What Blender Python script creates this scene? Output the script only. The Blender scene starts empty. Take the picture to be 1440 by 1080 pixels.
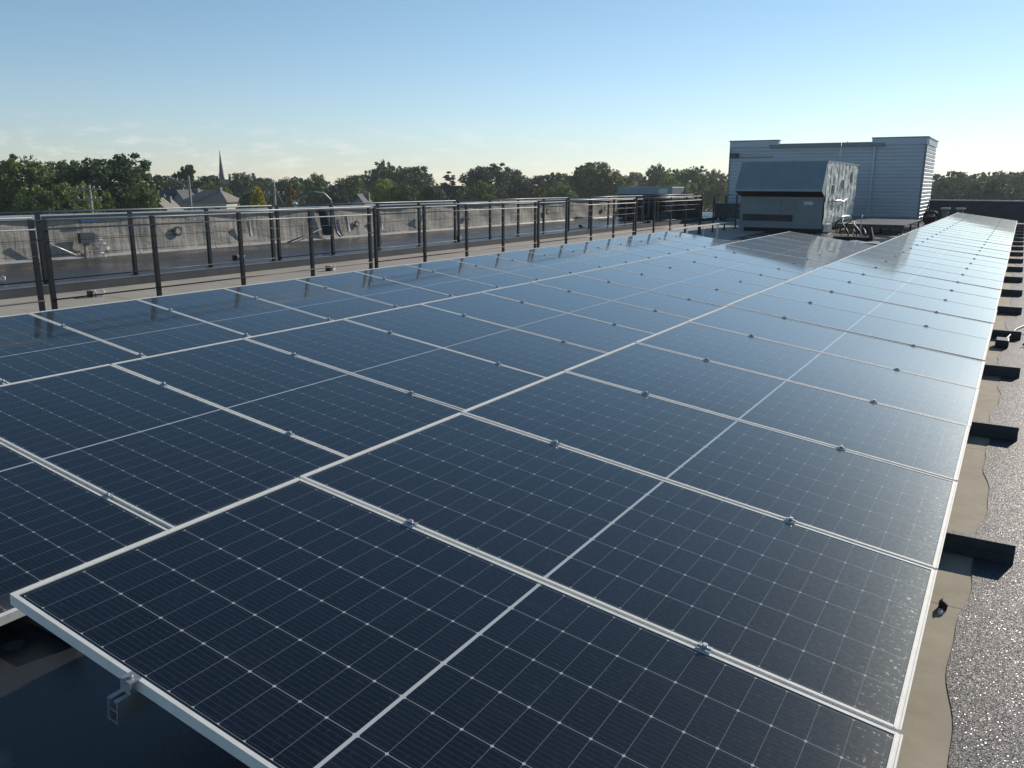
import bpy, bmesh, math, random
from mathutils import Vector, Matrix
R = math.radians
random.seed(7)
scene = bpy.context.scene
col = scene.collection

# ---------------------------------------------------------------- camera
CAM = Vector((2.3622, -1.0809, 1.624))
YAW, PITCH, ROLL = 0.54708, 0.24012, 0.00320
fw = Vector((-math.sin(YAW)*math.cos(PITCH), math.cos(YAW)*math.cos(PITCH), -math.sin(PITCH)))
r0 = Vector((math.cos(YAW), math.sin(YAW), 0)); u0 = r0.cross(fw)
rt = r0*math.cos(ROLL) + u0*math.sin(ROLL); up = u0*math.cos(ROLL) - r0*math.sin(ROLL)
cd = bpy.data.cameras.new('camera'); cam = bpy.data.objects.new('camera', cd); col.objects.link(cam)
cd.sensor_width = 36; cd.lens = 1150.29/1440*36; cd.clip_start = 0.05; cd.clip_end = 6000
M4 = Matrix((rt, up, -fw)).transposed().to_4x4(); M4.translation = CAM
cam.matrix_world = M4
scene.camera = cam

# ---------------------------------------------------------------- sun, sky, exposure
SUN_AZ, SUN_EL = R(15), R(24)          # azimuth measured from +Y towards +X
w = bpy.data.worlds.new("World"); scene.world = w; w.use_nodes = True
nt = w.node_tree; nt.nodes.clear()
def N(t, kind, **kw):
    n = t.nodes.new(kind)
    for k, v in kw.items(): setattr(n, k, v)
    return n
sky = N(nt, 'ShaderNodeTexSky', sky_type='NISHITA'); sky.sun_disc = False
sky.sun_elevation = SUN_EL; sky.sun_rotation = SUN_AZ
sky.air_density = 1.0; sky.dust_density = 0.05; sky.ozone_density = 2.2; sky.altitude = 100
bg = N(nt, 'ShaderNodeBackground'); bg.inputs[1].default_value = 0.10
wo = N(nt, 'ShaderNodeOutputWorld')
# a thin bank of small low clouds near the horizon
tc = N(nt, 'ShaderNodeTexCoord'); sx = N(nt, 'ShaderNodeSeparateXYZ'); nt.links.new(tc.outputs['Generated'], sx.inputs[0])
mp = N(nt, 'ShaderNodeMapping'); mp.inputs['Scale'].default_value = (15, 15, 62); nt.links.new(tc.outputs['Generated'], mp.inputs[0])
nz = N(nt, 'ShaderNodeTexNoise'); nz.inputs['Scale'].default_value = 1.6; nz.inputs['Detail'].default_value = 8; nz.inputs['Roughness'].default_value = .62
nt.links.new(mp.outputs[0], nz.inputs[0])
cr = N(nt, 'ShaderNodeMapRange'); cr.inputs[1].default_value = .50; cr.inputs[2].default_value = .66; nt.links.new(nz.outputs[0], cr.inputs[0])
hb = N(nt, 'ShaderNodeMapRange'); hb.inputs[1].default_value = .075; hb.inputs[2].default_value = .03; nt.links.new(sx.outputs[2], hb.inputs[0])
ml = N(nt, 'ShaderNodeMath', operation='MULTIPLY'); nt.links.new(cr.outputs[0], ml.inputs[0]); nt.links.new(hb.outputs[0], ml.inputs[1])
ml2 = N(nt, 'ShaderNodeMath', operation='MULTIPLY'); nt.links.new(ml.outputs[0], ml2.inputs[0]); ml2.inputs[1].default_value = .38
mxc = N(nt, 'ShaderNodeMix', data_type='RGBA'); mxc.inputs[7].default_value = (9.6, 9.1, 8.6, 1)
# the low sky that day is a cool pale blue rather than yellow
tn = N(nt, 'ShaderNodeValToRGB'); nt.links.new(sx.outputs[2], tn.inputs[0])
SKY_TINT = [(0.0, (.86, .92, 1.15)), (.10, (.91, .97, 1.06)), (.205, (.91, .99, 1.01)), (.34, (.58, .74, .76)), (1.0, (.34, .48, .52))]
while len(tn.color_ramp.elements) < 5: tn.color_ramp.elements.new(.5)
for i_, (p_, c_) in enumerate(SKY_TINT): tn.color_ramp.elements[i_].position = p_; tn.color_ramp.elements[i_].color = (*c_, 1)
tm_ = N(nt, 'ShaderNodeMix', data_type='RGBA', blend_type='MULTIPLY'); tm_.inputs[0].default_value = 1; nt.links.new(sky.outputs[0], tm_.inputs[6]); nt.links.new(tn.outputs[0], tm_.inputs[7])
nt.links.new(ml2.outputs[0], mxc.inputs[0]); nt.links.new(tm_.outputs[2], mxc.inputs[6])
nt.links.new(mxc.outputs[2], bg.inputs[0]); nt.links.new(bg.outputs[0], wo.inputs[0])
sd = bpy.data.lights.new('sun', 'SUN'); sd.energy = 3.6; sd.angle = R(0.53); sd.color = (1, .90, .76)
so = bpy.data.objects.new('sun', sd); col.objects.link(so)
sdir = Vector((math.sin(SUN_AZ)*math.cos(SUN_EL), math.cos(SUN_AZ)*math.cos(SUN_EL), math.sin(SUN_EL)))
so.rotation_euler = sdir.to_track_quat('Z', 'Y').to_euler(); so.location = (8, 20, 30)
scene.view_settings.view_transform = 'Standard'; scene.view_settings.look = 'None'
scene.view_settings.exposure = 0.22; scene.view_settings.gamma = 1

# ---------------------------------------------------------------- helpers
class MB:
    def __init__(s): s.v = []; s.f = []; s.sm = []
    def quad(s, *p):
        n = len(s.v); s.v += [tuple(q) for q in p]; s.f.append(tuple(range(n, n+len(p)))); s.sm.append(False)
    def box(s, x0, x1, y0, y1, z0, z1, mat=None):
        n = len(s.v)
        P = [(x0,y0,z0),(x1,y0,z0),(x1,y1,z0),(x0,y1,z0),(x0,y0,z1),(x1,y0,z1),(x1,y1,z1),(x0,y1,z1)]
        if mat: P = [tuple(mat @ Vector(p)) for p in P]
        s.v += P
        for q in ((0,3,2,1),(4,5,6,7),(0,1,5,4),(1,2,6,5),(2,3,7,6),(3,0,4,7)): s.f.append(tuple(n+i for i in q)); s.sm.append(False)
    def prism(s, pts, y0, y1, axis='y'):      # convex or simple outline extruded along an axis
        n = len(s.v); k = len(pts)
        for yy in (y0, y1):
            for a, b in pts:
                s.v.append((a, yy, b) if axis == 'y' else ((yy, a, b) if axis == 'x' else (a, b, yy)))
        s.f.append(tuple(n+i for i in range(k))); s.f.append(tuple(n+k+i for i in reversed(range(k)))); s.sm += [False, False]
        for i in range(k):
            j = (i+1) % k; s.f.append((n+j, n+i, n+k+i, n+k+j)); s.sm.append(False)
    def tube(s, pts, rad, seg=8, cap=True):
        pts = [Vector(p) for p in pts]; n0 = len(s.v); prev = None
        rads = rad if isinstance(rad, (list, tuple)) else [rad]*len(pts)
        for i, p in enumerate(pts):
            t = (pts[min(i+1, len(pts)-1)] - pts[max(i-1, 0)]).normalized()
            if prev is None:
                a = Vector((0,0,1)) if abs(t.z) < .9 else Vector((1,0,0)); e1 = t.cross(a).normalized()
            else: e1 = (prev - t*prev.dot(t)).normalized()
            prev = e1; e2 = t.cross(e1)
            for k in range(seg):
                a = 2*math.pi*k/seg; s.v.append(tuple(p + (e1*math.cos(a) + e2*math.sin(a))*rads[i]))
        for i in range(len(pts)-1):
            for k in range(seg):
                a = n0+i*seg+k; b = n0+i*seg+(k+1) % seg; s.f.append((a, b, b+seg, a+seg)); s.sm.append(True)
        if cap:
            s.f.append(tuple(n0+k for k in reversed(range(seg)))); s.f.append(tuple(n0+(len(pts)-1)*seg+k for k in range(seg))); s.sm += [False, False]
    def sheet(s, fn, nu, nv):
        n = len(s.v)
        for i in range(nu+1):
            for j in range(nv+1): s.v.append(tuple(fn(i/nu, j/nv)))
        for i in range(nu):
            for j in range(nv):
                a = n+i*(nv+1)+j; s.f.append((a, a+nv+1, a+nv+2, a+1)); s.sm.append(True)
    def mesh(s, name, mat):
        me = bpy.data.meshes.new(name); me.from_pydata(s.v, [], s.f)
        me.polygons.foreach_set('use_smooth', s.sm); me.update()
        if mat: me.materials.append(mat)
        return me
    def build(s, name, mat, parent=None, loc=None, bevel=0):
        o = bpy.data.objects.new(name, s.mesh(name, mat)); col.objects.link(o)
        if parent: o.parent = parent
        if loc: o.location = loc
        if bevel:
            b = o.modifiers.new('bevel', 'BEVEL'); b.width = bevel; b.segments = 2; b.limit_method = 'ANGLE'
        return o
def tag(o, label=None, cat=None, group=None, kind=None):
    if label: o['label'] = label
    if cat: o['category'] = cat
    if group: o['group'] = group
    if kind: o['kind'] = kind
    return o
def empty(name, loc=(0,0,0), label=None, cat=None, group=None, rz=0):
    o = bpy.data.objects.new(name, None); col.objects.link(o); o.location = loc; o.rotation_euler = (0,0,rz)
    o.empty_display_size = .1
    return tag(o, label, cat, group)
def copy_tree(o, parent=None):
    c = o.copy(); col.objects.link(c); c.parent = parent
    for ch in [x for x in o.children]: copy_tree(ch, c)
    return c
def struct(name, mb, mat, loc=None):
    return tag(mb.build(name, mat, loc=loc), kind='structure')

# ---------------------------------------------------------------- materials
def newmat(name):
    m = bpy.data.materials.new(name); m.use_nodes = True; t = m.node_tree
    return m, t, t.nodes['Principled BSDF']
def ramp(t, src, stops):
    c = N(t, 'ShaderNodeValToRGB'); e = c.color_ramp.elements
    while len(e) < len(stops): e.new(.5)
    for i, (p, c4) in enumerate(stops): e[i].position = p; e[i].color = (*c4, 1) if len(c4) == 3 else c4
    t.links.new(src, c.inputs[0]); return c
def noise(t, scale, detail=4, rough=.55, vec=None, sc3=None):
    n = N(t, 'ShaderNodeTexNoise'); n.inputs['Scale'].default_value = scale; n.inputs['Detail'].default_value = detail; n.inputs['Roughness'].default_value = rough
    if vec is None:
        c = N(t, 'ShaderNodeTexCoord'); vec = c.outputs['Object']
    if sc3:
        m = N(t, 'ShaderNodeMapping'); m.inputs['Scale'].default_value = sc3; t.links.new(vec, m.inputs[0]); vec = m.outputs[0]
    t.links.new(vec, n.inputs['Vector']); return n
def math_(t, op, a, b=None, clamp=False):
    m = N(t, 'ShaderNodeMath', operation=op); m.use_clamp = clamp
    for i, x in enumerate((a, b)):
        if x is None: continue
        if isinstance(x, (int, float)): m.inputs[i].default_value = x
        else: t.links.new(x, m.inputs[i])
    return m.outputs[0]
def mixc(t, f, a, b):
    m = N(t, 'ShaderNodeMix', data_type='RGBA')
    for i, x in ((0, f), (6, a), (7, b)):
        if isinstance(x, (int, float)): m.inputs[i].default_value = x
        elif isinstance(x, tuple): m.inputs[i].default_value = (*x, 1) if len(x) == 3 else x
        else: t.links.new(x, m.inputs[i])
    return m.outputs[2]
def simple(name, c1, c2, scale=8, rough=.6, metal=0, bump=0, sc3=None, r2=None, detail=5):
    m, t, b = newmat(name); n = noise(t, scale, detail, .6, sc3=sc3)
    rp = ramp(t, n.outputs[0], [(.32, c1), (.68, c2)]); t.links.new(rp.outputs[0], b.inputs['Base Color'])
    b.inputs['Roughness'].default_value = rough; b.inputs['Metallic'].default_value = metal
    if r2 is not None:
        mr = N(t, 'ShaderNodeMapRange'); mr.inputs[3].default_value = rough; mr.inputs[4].default_value = r2; mr.inputs[1].default_value = .3; mr.inputs[2].default_value = .7
        t.links.new(n.outputs[0], mr.inputs[0]); t.links.new(mr.outputs[0], b.inputs['Roughness'])
    if bump:
        bp_ = N(t, 'ShaderNodeBump'); bp_.inputs['Strength'].default_value = bump; bp_.inputs['Distance'].default_value = .01
        n2 = noise(t, scale*6, 3, .6); t.links.new(n2.outputs[0], bp_.inputs['Height']); t.links.new(bp_.outputs[0], b.inputs['Normal'])
    return m

W, L, P = 1.127, 2.278, 1.1433
TILT = 0.1322
LIP, SLIP = .012, .021

def panel_mat():
    m, t, b = newmat('solar_cells'); tcn = N(t, 'ShaderNodeTexCoord'); s = N(t, 'ShaderNodeSeparateXYZ'); t.links.new(tcn.outputs['Object'], s.inputs[0])
    u, v = s.outputs[0], s.outputs[1]
    mu, mv, mid = .034, .021, .011
    pu = (L/2 - mu - mid/2)/12; pv = (W - 2*mv)/6
    uc = math_(t, 'SUBTRACT', u, L/2); au = math_(t, 'ABSOLUTE', uc); ua = math_(t, 'SUBTRACT', au, mid/2)
    cu = math_(t, 'DIVIDE', ua, pu); cv = math_(t, 'DIVIDE', math_(t, 'SUBTRACT', v, mv), pv)
    def edge(c, p):        # metres to the nearest cell boundary
        fr = math_(t, 'FRACT', c); d = math_(t, 'MINIMUM', fr, math_(t, 'SUBTRACT', 1, fr)); return math_(t, 'MULTIPLY', d, p)
    du, dv = edge(cu, pu), edge(cv, pv)
    lt = lambda a, x: math_(t, 'LESS_THAN', a, x)
    l_v = lt(dv, .0014)                       # lines along u, between whole cells
    l_u = lt(du, .0010)                      # thin lines between half cells
    dia = lt(math_(t, 'ADD', du, dv), .0062)
    bar = lt(ua, 0)
    edge_u = math_(t, 'GREATER_THAN', cu, 12.0)
    edge_v = math_(t, 'GREATER_THAN', math_(t, 'ABSOLUTE', math_(t, 'SUBTRACT', cv, 3.0)), 3.0)
    bb = lt(math_(t, 'ABSOLUTE', math_(t, 'SUBTRACT', math_(t, 'FRACT', math_(t, 'MULTIPLY', cv, 10)), .5)), .026)
    cid = N(t, 'ShaderNodeCombineXYZ'); t.links.new(math_(t, 'FLOOR', math_(t, 'DIVIDE', uc, pu)), cid.inputs[0]); t.links.new(math_(t, 'FLOOR', cv), cid.inputs[1])
    oi = N(t, 'ShaderNodeObjectInfo'); t.links.new(math_(t, 'MULTIPLY', oi.outputs['Random'], 50), cid.inputs[2])
    wn = N(t, 'ShaderNodeTexWhiteNoise'); t.links.new(cid.outputs[0], wn.inputs[0])
    base = mixc(t, wn.outputs[0], (.003, .0055, .011), (.0055, .0085, .017))
    base = mixc(t, math_(t, 'MULTIPLY', bb, .7), base, (.075, .085, .095))
    base = mixc(t, math_(t, 'MULTIPLY', l_u, .75), base, (.17, .20, .22))
    base = mixc(t, math_(t, 'MULTIPLY', l_v, .85), base, (.27, .31, .34))
    base = mixc(t, math_(t, 'MULTIPLY', dia, .95), base, (.50, .53, .56))
    bk = math_(t, 'MAXIMUM', edge_u, edge_v)
    base = mixc(t, bk, base, (.006, .009, .018))
    base = mixc(t, bar, base, (.55, .58, .60))
    # dust: a thin film, thicker towards the low edge, plus water marks
    n1 = noise(t, 3.2, 6, .65, vec=tcn.outputs['Object']); n2 = noise(t, 55, 3, .7, vec=tcn.outputs['Object'])
    le = N(t, 'ShaderNodeMapRange'); le.inputs[1].default_value = L*.93; le.inputs[2].default_value = L-.01; le.inputs[3].default_value = 0; le.inputs[4].default_value = .16
    t.links.new(u, le.inputs[0])
    le2 = math_(t, 'MULTIPLY', le.outputs[0], math_(t, 'ADD', n1.outputs[0], .35))
    film = math_(t, 'ADD', math_(t, 'MULTIPLY', n1.outputs[0], .007), le2)
    spk = N(t, 'ShaderNodeMapRange'); spk.inputs[1].default_value = .60; spk.inputs[2].default_value = .74; spk.inputs[3].default_value = 0; spk.inputs[4].default_value = .10; t.links.new(n2.outputs[0], spk.inputs[0])
    film = math_(t, 'ADD', film, math_(t, 'MULTIPLY', spk.outputs[0], n1.outputs[0]))
    ns = noise(t, 9, 4, .6, vec=tcn.outputs['Object'], sc3=(.22, 1.6, 1)); wm = N(t, 'ShaderNodeMapRange'); wm.inputs[1].default_value = .60; wm.inputs[2].default_value = .72; wm.inputs[3].default_value = 0; wm.inputs[4].default_value = .028; t.links.new(ns.outputs[0], wm.inputs[0])
    film = math_(t, 'ADD', film, wm.outputs[0])
    vw = N(t, 'ShaderNodeVectorMath', operation='ADD'); t.links.new(tcn.outputs['Object'], vw.inputs[0]); cx_ = N(t, 'ShaderNodeCombineXYZ'); t.links.new(math_(t, 'MULTIPLY', oi.outputs['Random'], 37), cx_.inputs[2]); t.links.new(cx_.outputs[0], vw.inputs[1])
    vd = N(t, 'ShaderNodeTexVoronoi'); vd.inputs['Scale'].default_value = 2.2; t.links.new(vw.outputs[0], vd.inputs['Vector'])
    drop = lt(math_(t, 'ADD', vd.outputs['Distance'], math_(t, 'MULTIPLY', n2.outputs[0], .02)), .019)
    film = math_(t, 'MAXIMUM', film, math_(t, 'MULTIPLY', drop, .55))
    base = mixc(t, film, base, (.42, .39, .36))
    t.links.new(base, b.inputs['Base Color'])
    rr = N(t, 'ShaderNodeMapRange'); rr.inputs[1].default_value = .3; rr.inputs[2].default_value = .75; rr.inputs[3].default_value = .035; rr.inputs[4].default_value = .075
    t.links.new(n1.outputs[0], rr.inputs[0]); t.links.new(rr.outputs[0], b.inputs['Roughness'])
    b.inputs['IOR'].default_value = 1.60
    bp_ = N(t, 'ShaderNodeBump'); bp_.inputs['Strength'].default_value = .05; bp_.inputs['Distance'].default_value = .002
    t.links.new(n2.outputs[0], bp_.inputs['Height']); t.links.new(bp_.outputs[0], b.inputs['Normal'])
    gl = N(t, 'ShaderNodeBsdfGlossy'); gl.inputs['Roughness'].default_value = .40; gl.inputs['Color'].default_value = (.80,.86,.86,1); lw = N(t, 'ShaderNodeFresnel'); lw.inputs[0].default_value = 1.45
    ms = N(t, 'ShaderNodeMixShader'); t.links.new(math_(t, 'ADD', math_(t, 'MULTIPLY', math_(t, 'MULTIPLY', le2, spk.outputs[0]), 14), math_(t, 'MINIMUM', .21, math_(t, 'MULTIPLY', math_(t, 'POWER', lw.outputs[0], 1.5), math_(t, 'ADD', math_(t, 'MULTIPLY', n2.outputs[0], 1.2), math_(t, 'ADD', .55, math_(t, 'MULTIPLY', oi.outputs['Random'], .35)))))), ms.inputs[0])
    t.links.new(b.outputs[0], ms.inputs[1]); t.links.new(gl.outputs[0], ms.inputs[2]); t.links.new(ms.outputs[0], t.nodes['Material Output'].inputs[0])
    return m
M = {}
M["cells"] = panel_mat()
M['alu'] = simple('anodised_aluminium', (.70,.705,.69), (.82,.82,.80), 14, .62, .05, .05)
M['galv'] = simple('galvanised_steel', (.42,.45,.47), (.60,.62,.64), 9, .42, .7, .1)
M['dark_post'] = simple('dark_blue_grey_powder_coat', (.007,.010,.016), (.012,.017,.024), 6, .42, .1)
M['rail_grey'] = simple('grey_coated_rail', (.15,.17,.19), (.22,.24,.26), 6, .42, .3)
M['beam'] = simple('weathered_support_steel', (.03,.038,.043), (.05,.06,.066), 10, .5, .3, .15)
M['black'] = simple('black_rubber', (.010,.010,.012), (.022,.022,.024), 12, .5)
M['white_plastic'] = simple('white_plastic', (.62,.62,.60), (.78,.78,.76), 9, .4)
M['blue'] = simple('blue_film', (.015,.07,.18), (.03,.11,.24), 12, .5)

def roof_mat():            # dark bitumen with dry dusty patches and standing damp
    m, t, b = newmat('roof_bitumen'); c = N(t, 'ShaderNodeTexCoord'); s = N(t, 'ShaderNodeSeparateXYZ'); t.links.new(c.outputs['Object'], s.inputs[0])
    n = noise(t, .75, 5, .5, vec=c.outputs['Object']); g = noise(t, 260, 2, .6, vec=c.outputs['Object'])
    mk = N(t, 'ShaderNodeMapRange'); mk.inputs[1].default_value = .56; mk.inputs[2].default_value = .59; t.links.new(n.outputs[0], mk.inputs[0])
    dry = ramp(t, g.outputs[0], [(.3, (.15,.14,.125)), (.7, (.25,.235,.21))]).outputs[0]
    wet = ramp(t, g.outputs[0], [(.3, (.022,.024,.028)), (.7, (.045,.047,.052))]).outputs[0]
    cc = mixc(t, mk.outputs[0], wet, dry)
    # lapped sheets every metre
    sp = math_(t, 'LESS_THAN', math_(t, 'FRACT', math_(t, 'ADD', s.outputs[0], .13)), .014)
    cc = mixc(t, math_(t, 'MULTIPLY', sp, .6), cc, (.03,.03,.03))
    t.links.new(cc, b.inputs['Base Color'])
    rr = N(t, 'ShaderNodeMapRange'); rr.inputs[3].default_value = .22; rr.inputs[4].default_value = .85; t.links.new(mk.outputs[0], rr.inputs[0]); t.links.new(rr.outputs[0], b.inputs['Roughness'])
    bp_ = N(t, 'ShaderNodeBump'); bp_.inputs['Strength'].default_value = .25; bp_.inputs['Distance'].default_value = .004
    t.links.new(g.outputs[0], bp_.inputs['Height']); t.links.new(bp_.outputs[0], b.inputs['Normal'])
    return m
M['roof'] = roof_mat()
def granule_mat():         # mineral cap sheet: pale and dark granules still wet from the night, glinting towards the sun
    m, t, b = newmat('mineral_granules'); c = N(t, 'ShaderNodeTexCoord')
    vo = N(t, 'ShaderNodeTexVoronoi'); vo.inputs['Scale'].default_value = 380; t.links.new(c.outputs['Object'], vo.inputs['Vector'])
    sp = N(t, 'ShaderNodeSeparateColor'); t.links.new(vo.outputs['Color'], sp.inputs[0])
    n1 = noise(t, 1.1, 5, .6, vec=c.outputs['Object'])
    gx = N(t, 'ShaderNodeSeparateXYZ'); t.links.new(c.outputs['Object'], gx.inputs[0])
    gm = N(t, 'ShaderNodeMapRange'); gm.inputs[1].default_value = 2.44; gm.inputs[2].default_value = 2.66; gm.inputs[3].default_value = .85; gm.inputs[4].default_value = .12; t.links.new(math_(t, 'ADD', gx.outputs[0], math_(t, 'MULTIPLY', n1.outputs[0], .18)), gm.inputs[0])
    c1 = ramp(t, sp.outputs[0], [(.0, (.016,.014,.023)), (.5, (.045,.041,.062)), (.82, (.095,.086,.125)), (1, (.34,.31,.39))]).outputs[0]
    cc = mixc(t, gm.outputs[0], c1, (.075,.072,.08))
    t.links.new(cc, b.inputs['Base Color'])
    rr = N(t, 'ShaderNodeMapRange'); b.inputs['Specular IOR Level'].default_value = .34; rr.inputs[3].default_value = .36; rr.inputs[4].default_value = .7; t.links.new(sp.outputs[1], rr.inputs[0]); t.links.new(math_(t, 'SUBTRACT', rr.outputs[0], math_(t, 'MULTIPLY', math_(t, 'GREATER_THAN', sp.outputs[2], .90), .24)), b.inputs['Roughness'])
    # every granule lies at its own small slant
    geo = N(t, 'ShaderNodeNewGeometry')
    vs = N(t, 'ShaderNodeVectorMath', operation='SUBTRACT'); t.links.new(vo.outputs['Color'], vs.inputs[0]); vs.inputs[1].default_value = (.5,.5,.5)
    vm = N(t, 'ShaderNodeVectorMath', operation='MULTIPLY'); t.links.new(vs.outputs[0], vm.inputs[0]); vm.inputs[1].default_value = (.5,.5,.2)
    va = N(t, 'ShaderNodeVectorMath', operation='ADD'); t.links.new(vm.outputs[0], va.inputs[0]); t.links.new(geo.outputs['Normal'], va.inputs[1])
    vn = N(t, 'ShaderNodeVectorMath', operation='NORMALIZE'); t.links.new(va.outputs[0], vn.inputs[0]); t.links.new(vn.outputs[0], b.inputs['Normal'])
    return m
M['granules'] = granule_mat()
def strip_mat():
    m, t, b = newmat('dry_dusty_membrane'); c = N(t, 'ShaderNodeTexCoord'); s = N(t, 'ShaderNodeSeparateXYZ'); t.links.new(c.outputs['Object'], s.inputs[0])
    n = noise(t, 5, 6, .65, vec=c.outputs['Object']); g = noise(t, 300, 2, .6, vec=c.outputs['Object'])
    a = ramp(t, n.outputs[0], [(.3, (.38,.335,.245)), (.7, (.52,.465,.355))]).outputs[0]
    cc = mixc(t, math_(t, 'MULTIPLY', g.outputs[0], .35), a, (.10,.09,.08))
    ln = math_(t, 'LESS_THAN', math_(t, 'FRACT', math_(t, 'MULTIPLY', s.outputs[1], .43)), .006)
    cc = mixc(t, math_(t, 'MULTIPLY', ln, .55), cc, (.07,.065,.06))
    t.links.new(cc, b.inputs['Base Color']); b.inputs['Roughness'].default_value = .8
    return m
M['strip'] = strip_mat()
def walk_mat():
    m, t, b = newmat('walkway_sheets'); c = N(t, 'ShaderNodeTexCoord'); s = N(t, 'ShaderNodeSeparateXYZ'); t.links.new(c.outputs['Object'], s.inputs[0])
    n = noise(t, 1.6, 6, .62, vec=c.outputs['Object']); g = noise(t, 120, 2, .6, vec=c.outputs['Object'])
    a = ramp(t, n.outputs[0], [(.3, (.42,.37,.31)), (.7, (.56,.51,.44))]).outputs[0]
    a = mixc(t, math_(t, 'MULTIPLY', g.outputs[0], .3), a, (.14,.125,.11))
    ln = math_(t, 'MAXIMUM', math_(t, 'LESS_THAN', math_(t, 'FRACT', math_(t, 'MULTIPLY', s.outputs[1], .5)), .012), math_(t, 'LESS_THAN', math_(t, 'FRACT', math_(t, 'MULTIPLY', s.outputs[0], 1.0)), .02))
    a = mixc(t, math_(t, 'MULTIPLY', ln, .5), a, (.06,.055,.05))
    t.links.new(a, b.inputs['Base Color']); b.inputs['Roughness'].default_value = .75
    return m
M['walk'] = walk_mat()
def wetdeck_mat():
    m, t, b = newmat('wet_dark_membrane'); c = N(t, 'ShaderNodeTexCoord'); n = noise(t, .9, 6, .62, vec=c.outputs['Object'], sc3=(1, .35, 1)); g = noise(t, 140, 2, .6, vec=c.outputs['Object'])
    a = ramp(t, n.outputs[0], [(.3, (.030,.031,.033)), (.55, (.045,.044,.044)), (.72, (.085,.078,.07))]).outputs[0]
    a = mixc(t, math_(t, 'MULTIPLY', g.outputs[0], .3), a, (.02,.02,.02))
    t.links.new(a, b.inputs['Base Color'])
    rr = N(t, 'ShaderNodeMapRange'); rr.inputs[1].default_value = .35; rr.inputs[2].default_value = .7; rr.inputs[3].default_value = .20; rr.inputs[4].default_value = .5; t.links.new(n.outputs[0], rr.inputs[0]); t.links.new(rr.outputs[0], b.inputs['Roughness'])
    return m
M['wetdeck'] = wetdeck_mat()
def wall_mat():
    m, t, b = newmat('torched_grey_wall_membrane'); c = N(t, 'ShaderNodeTexCoord'); s = N(t, 'ShaderNodeSeparateXYZ'); t.links.new(c.outputs['Object'], s.inputs[0])
    n = noise(t, 1.5, 7, .66, vec=c.outputs['Object'], sc3=(1, 1.2, 3)); st = noise(t, 7, 4, .6, vec=c.outputs['Object'], sc3=(1, 1, .12)); g = noise(t, 45, 3, .7, vec=c.outputs['Object'])
    a = ramp(t, n.outputs[0], [(.3, (.28,.26,.23)), (.7, (.50,.465,.41))]).outputs[0]
    a = mixc(t, math_(t, 'MULTIPLY', math_(t, 'SUBTRACT', st.outputs[0], .45, True), 1.6), a, (.11,.105,.10))
    ln = math_(t, 'LESS_THAN', math_(t, 'FRACT', math_(t, 'MULTIPLY', s.outputs[1], 1.0)), .025)
    a = mixc(t, math_(t, 'MULTIPLY', ln, .35), a, (.08,.08,.08))
    a = mixc(t, math_(t, 'MULTIPLY', g.outputs[0], .35), a, (.17,.165,.16))
    t.links.new(a, b.inputs['Base Color']); b.inputs['Roughness'].default_value = .7
    bp_ = N(t, 'ShaderNodeBump'); bp_.inputs['Strength'].default_value = .6; bp_.inputs['Distance'].default_value = .045
    t.links.new(math_(t, 'ADD', n.outputs[0], st.outputs[0]), bp_.inputs['Height']); t.links.new(bp_.outputs[0], b.inputs['Normal'])
    return m
M['wall'] = wall_mat()
M['coping'] = simple('pale_coping_metal', (.42,.43,.44), (.56,.56,.56), 4, .4, .3)
M['shadewall'] = simple('shaded_dark_membrane', (.035,.042,.055), (.06,.068,.082), 2, .7)  # the shade on the far walls is put into this dark colour
M['siding'] = simple('blue_grey_siding', (.36,.42,.49), (.43,.49,.56), 1.2, .42, .25, sc3=(.3,.3,2))
M['trim'] = simple('grey_green_trim', (.16,.20,.21), (.21,.25,.26), 3, .45, .2)
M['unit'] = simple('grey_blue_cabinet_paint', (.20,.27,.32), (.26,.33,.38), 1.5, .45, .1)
M['cabinet'] = simple('hood_shade_cabinet_paint', (.17,.21,.23), (.21,.25,.27), 1.5, .5, .1)  # unit paint darkened to carry the shade beneath the hood
M['unitdark'] = simple('dark_shaded_cabinet_paint', (.05,.065,.08), (.08,.095,.11), 1.5, .5, .1)
M['unitside'] = simple('bare_galvanised_sheet', (.42,.43,.41), (.72,.72,.68), 2.6, .34, .35, .3, sc3=(1, 4, .6), r2=.6)
M['void'] = simple('black_intake_opening', (.008,.008,.010), (.015,.015,.018), 4, .8)

# ---------------------------------------------------------------- setting: ground, roof, parapets
g = MB(); g.quad((-3000,-800,-10),(1500,-800,-10),(1500,3500,-10),(-3000,3500,-10))
struct('ground', g, simple('town_ground', (.035,.05,.02), (.11,.10,.075), .02, .9))
g = MB(); g.box(-14.2, 15, -9, 44.3, -9.95, 0); struct('roof_deck', g, M['roof'])
g = MB(); g.box(-9.85, -5.3, -9, 43.9, .0005, .004); struct('walkway', g, M['walk'])
g = MB(); g.box(-13.9, -9.85, -9, 43.9, .002, .13); struct('upper_roof', g, M['wetdeck'])
random.seed(3)
def wavy(y, k): return .020*math.sin(y*2.1+k)+.014*math.sin(y*5.3+1.7*k)+.006*math.sin(y*13+k)
ys = [-9+i*.05 for i in range(int(52.9/.05)+1)]
g = MB()
for i in range(len(ys)-1):
    a, b_ = ys[i], ys[i+1]
    g.quad((2.02, a, .004), (2.41+wavy(a,.4), a, .004), (2.41+wavy(b_,.4), b_, .004), (2.02, b_, .004))
struct('dry_roof_strip', g, M['strip'])
g = MB()
for i in range(len(ys)-1):
    a, b_ = ys[i], ys[i+1]
    g.quad((2.375+wavy(a,.4), a, .008), (14.9, a, .008), (14.9, b_, .008), (2.375+wavy(b_,.4), b_, .008))
struct('granule_roof', g, M['granules'])

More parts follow.
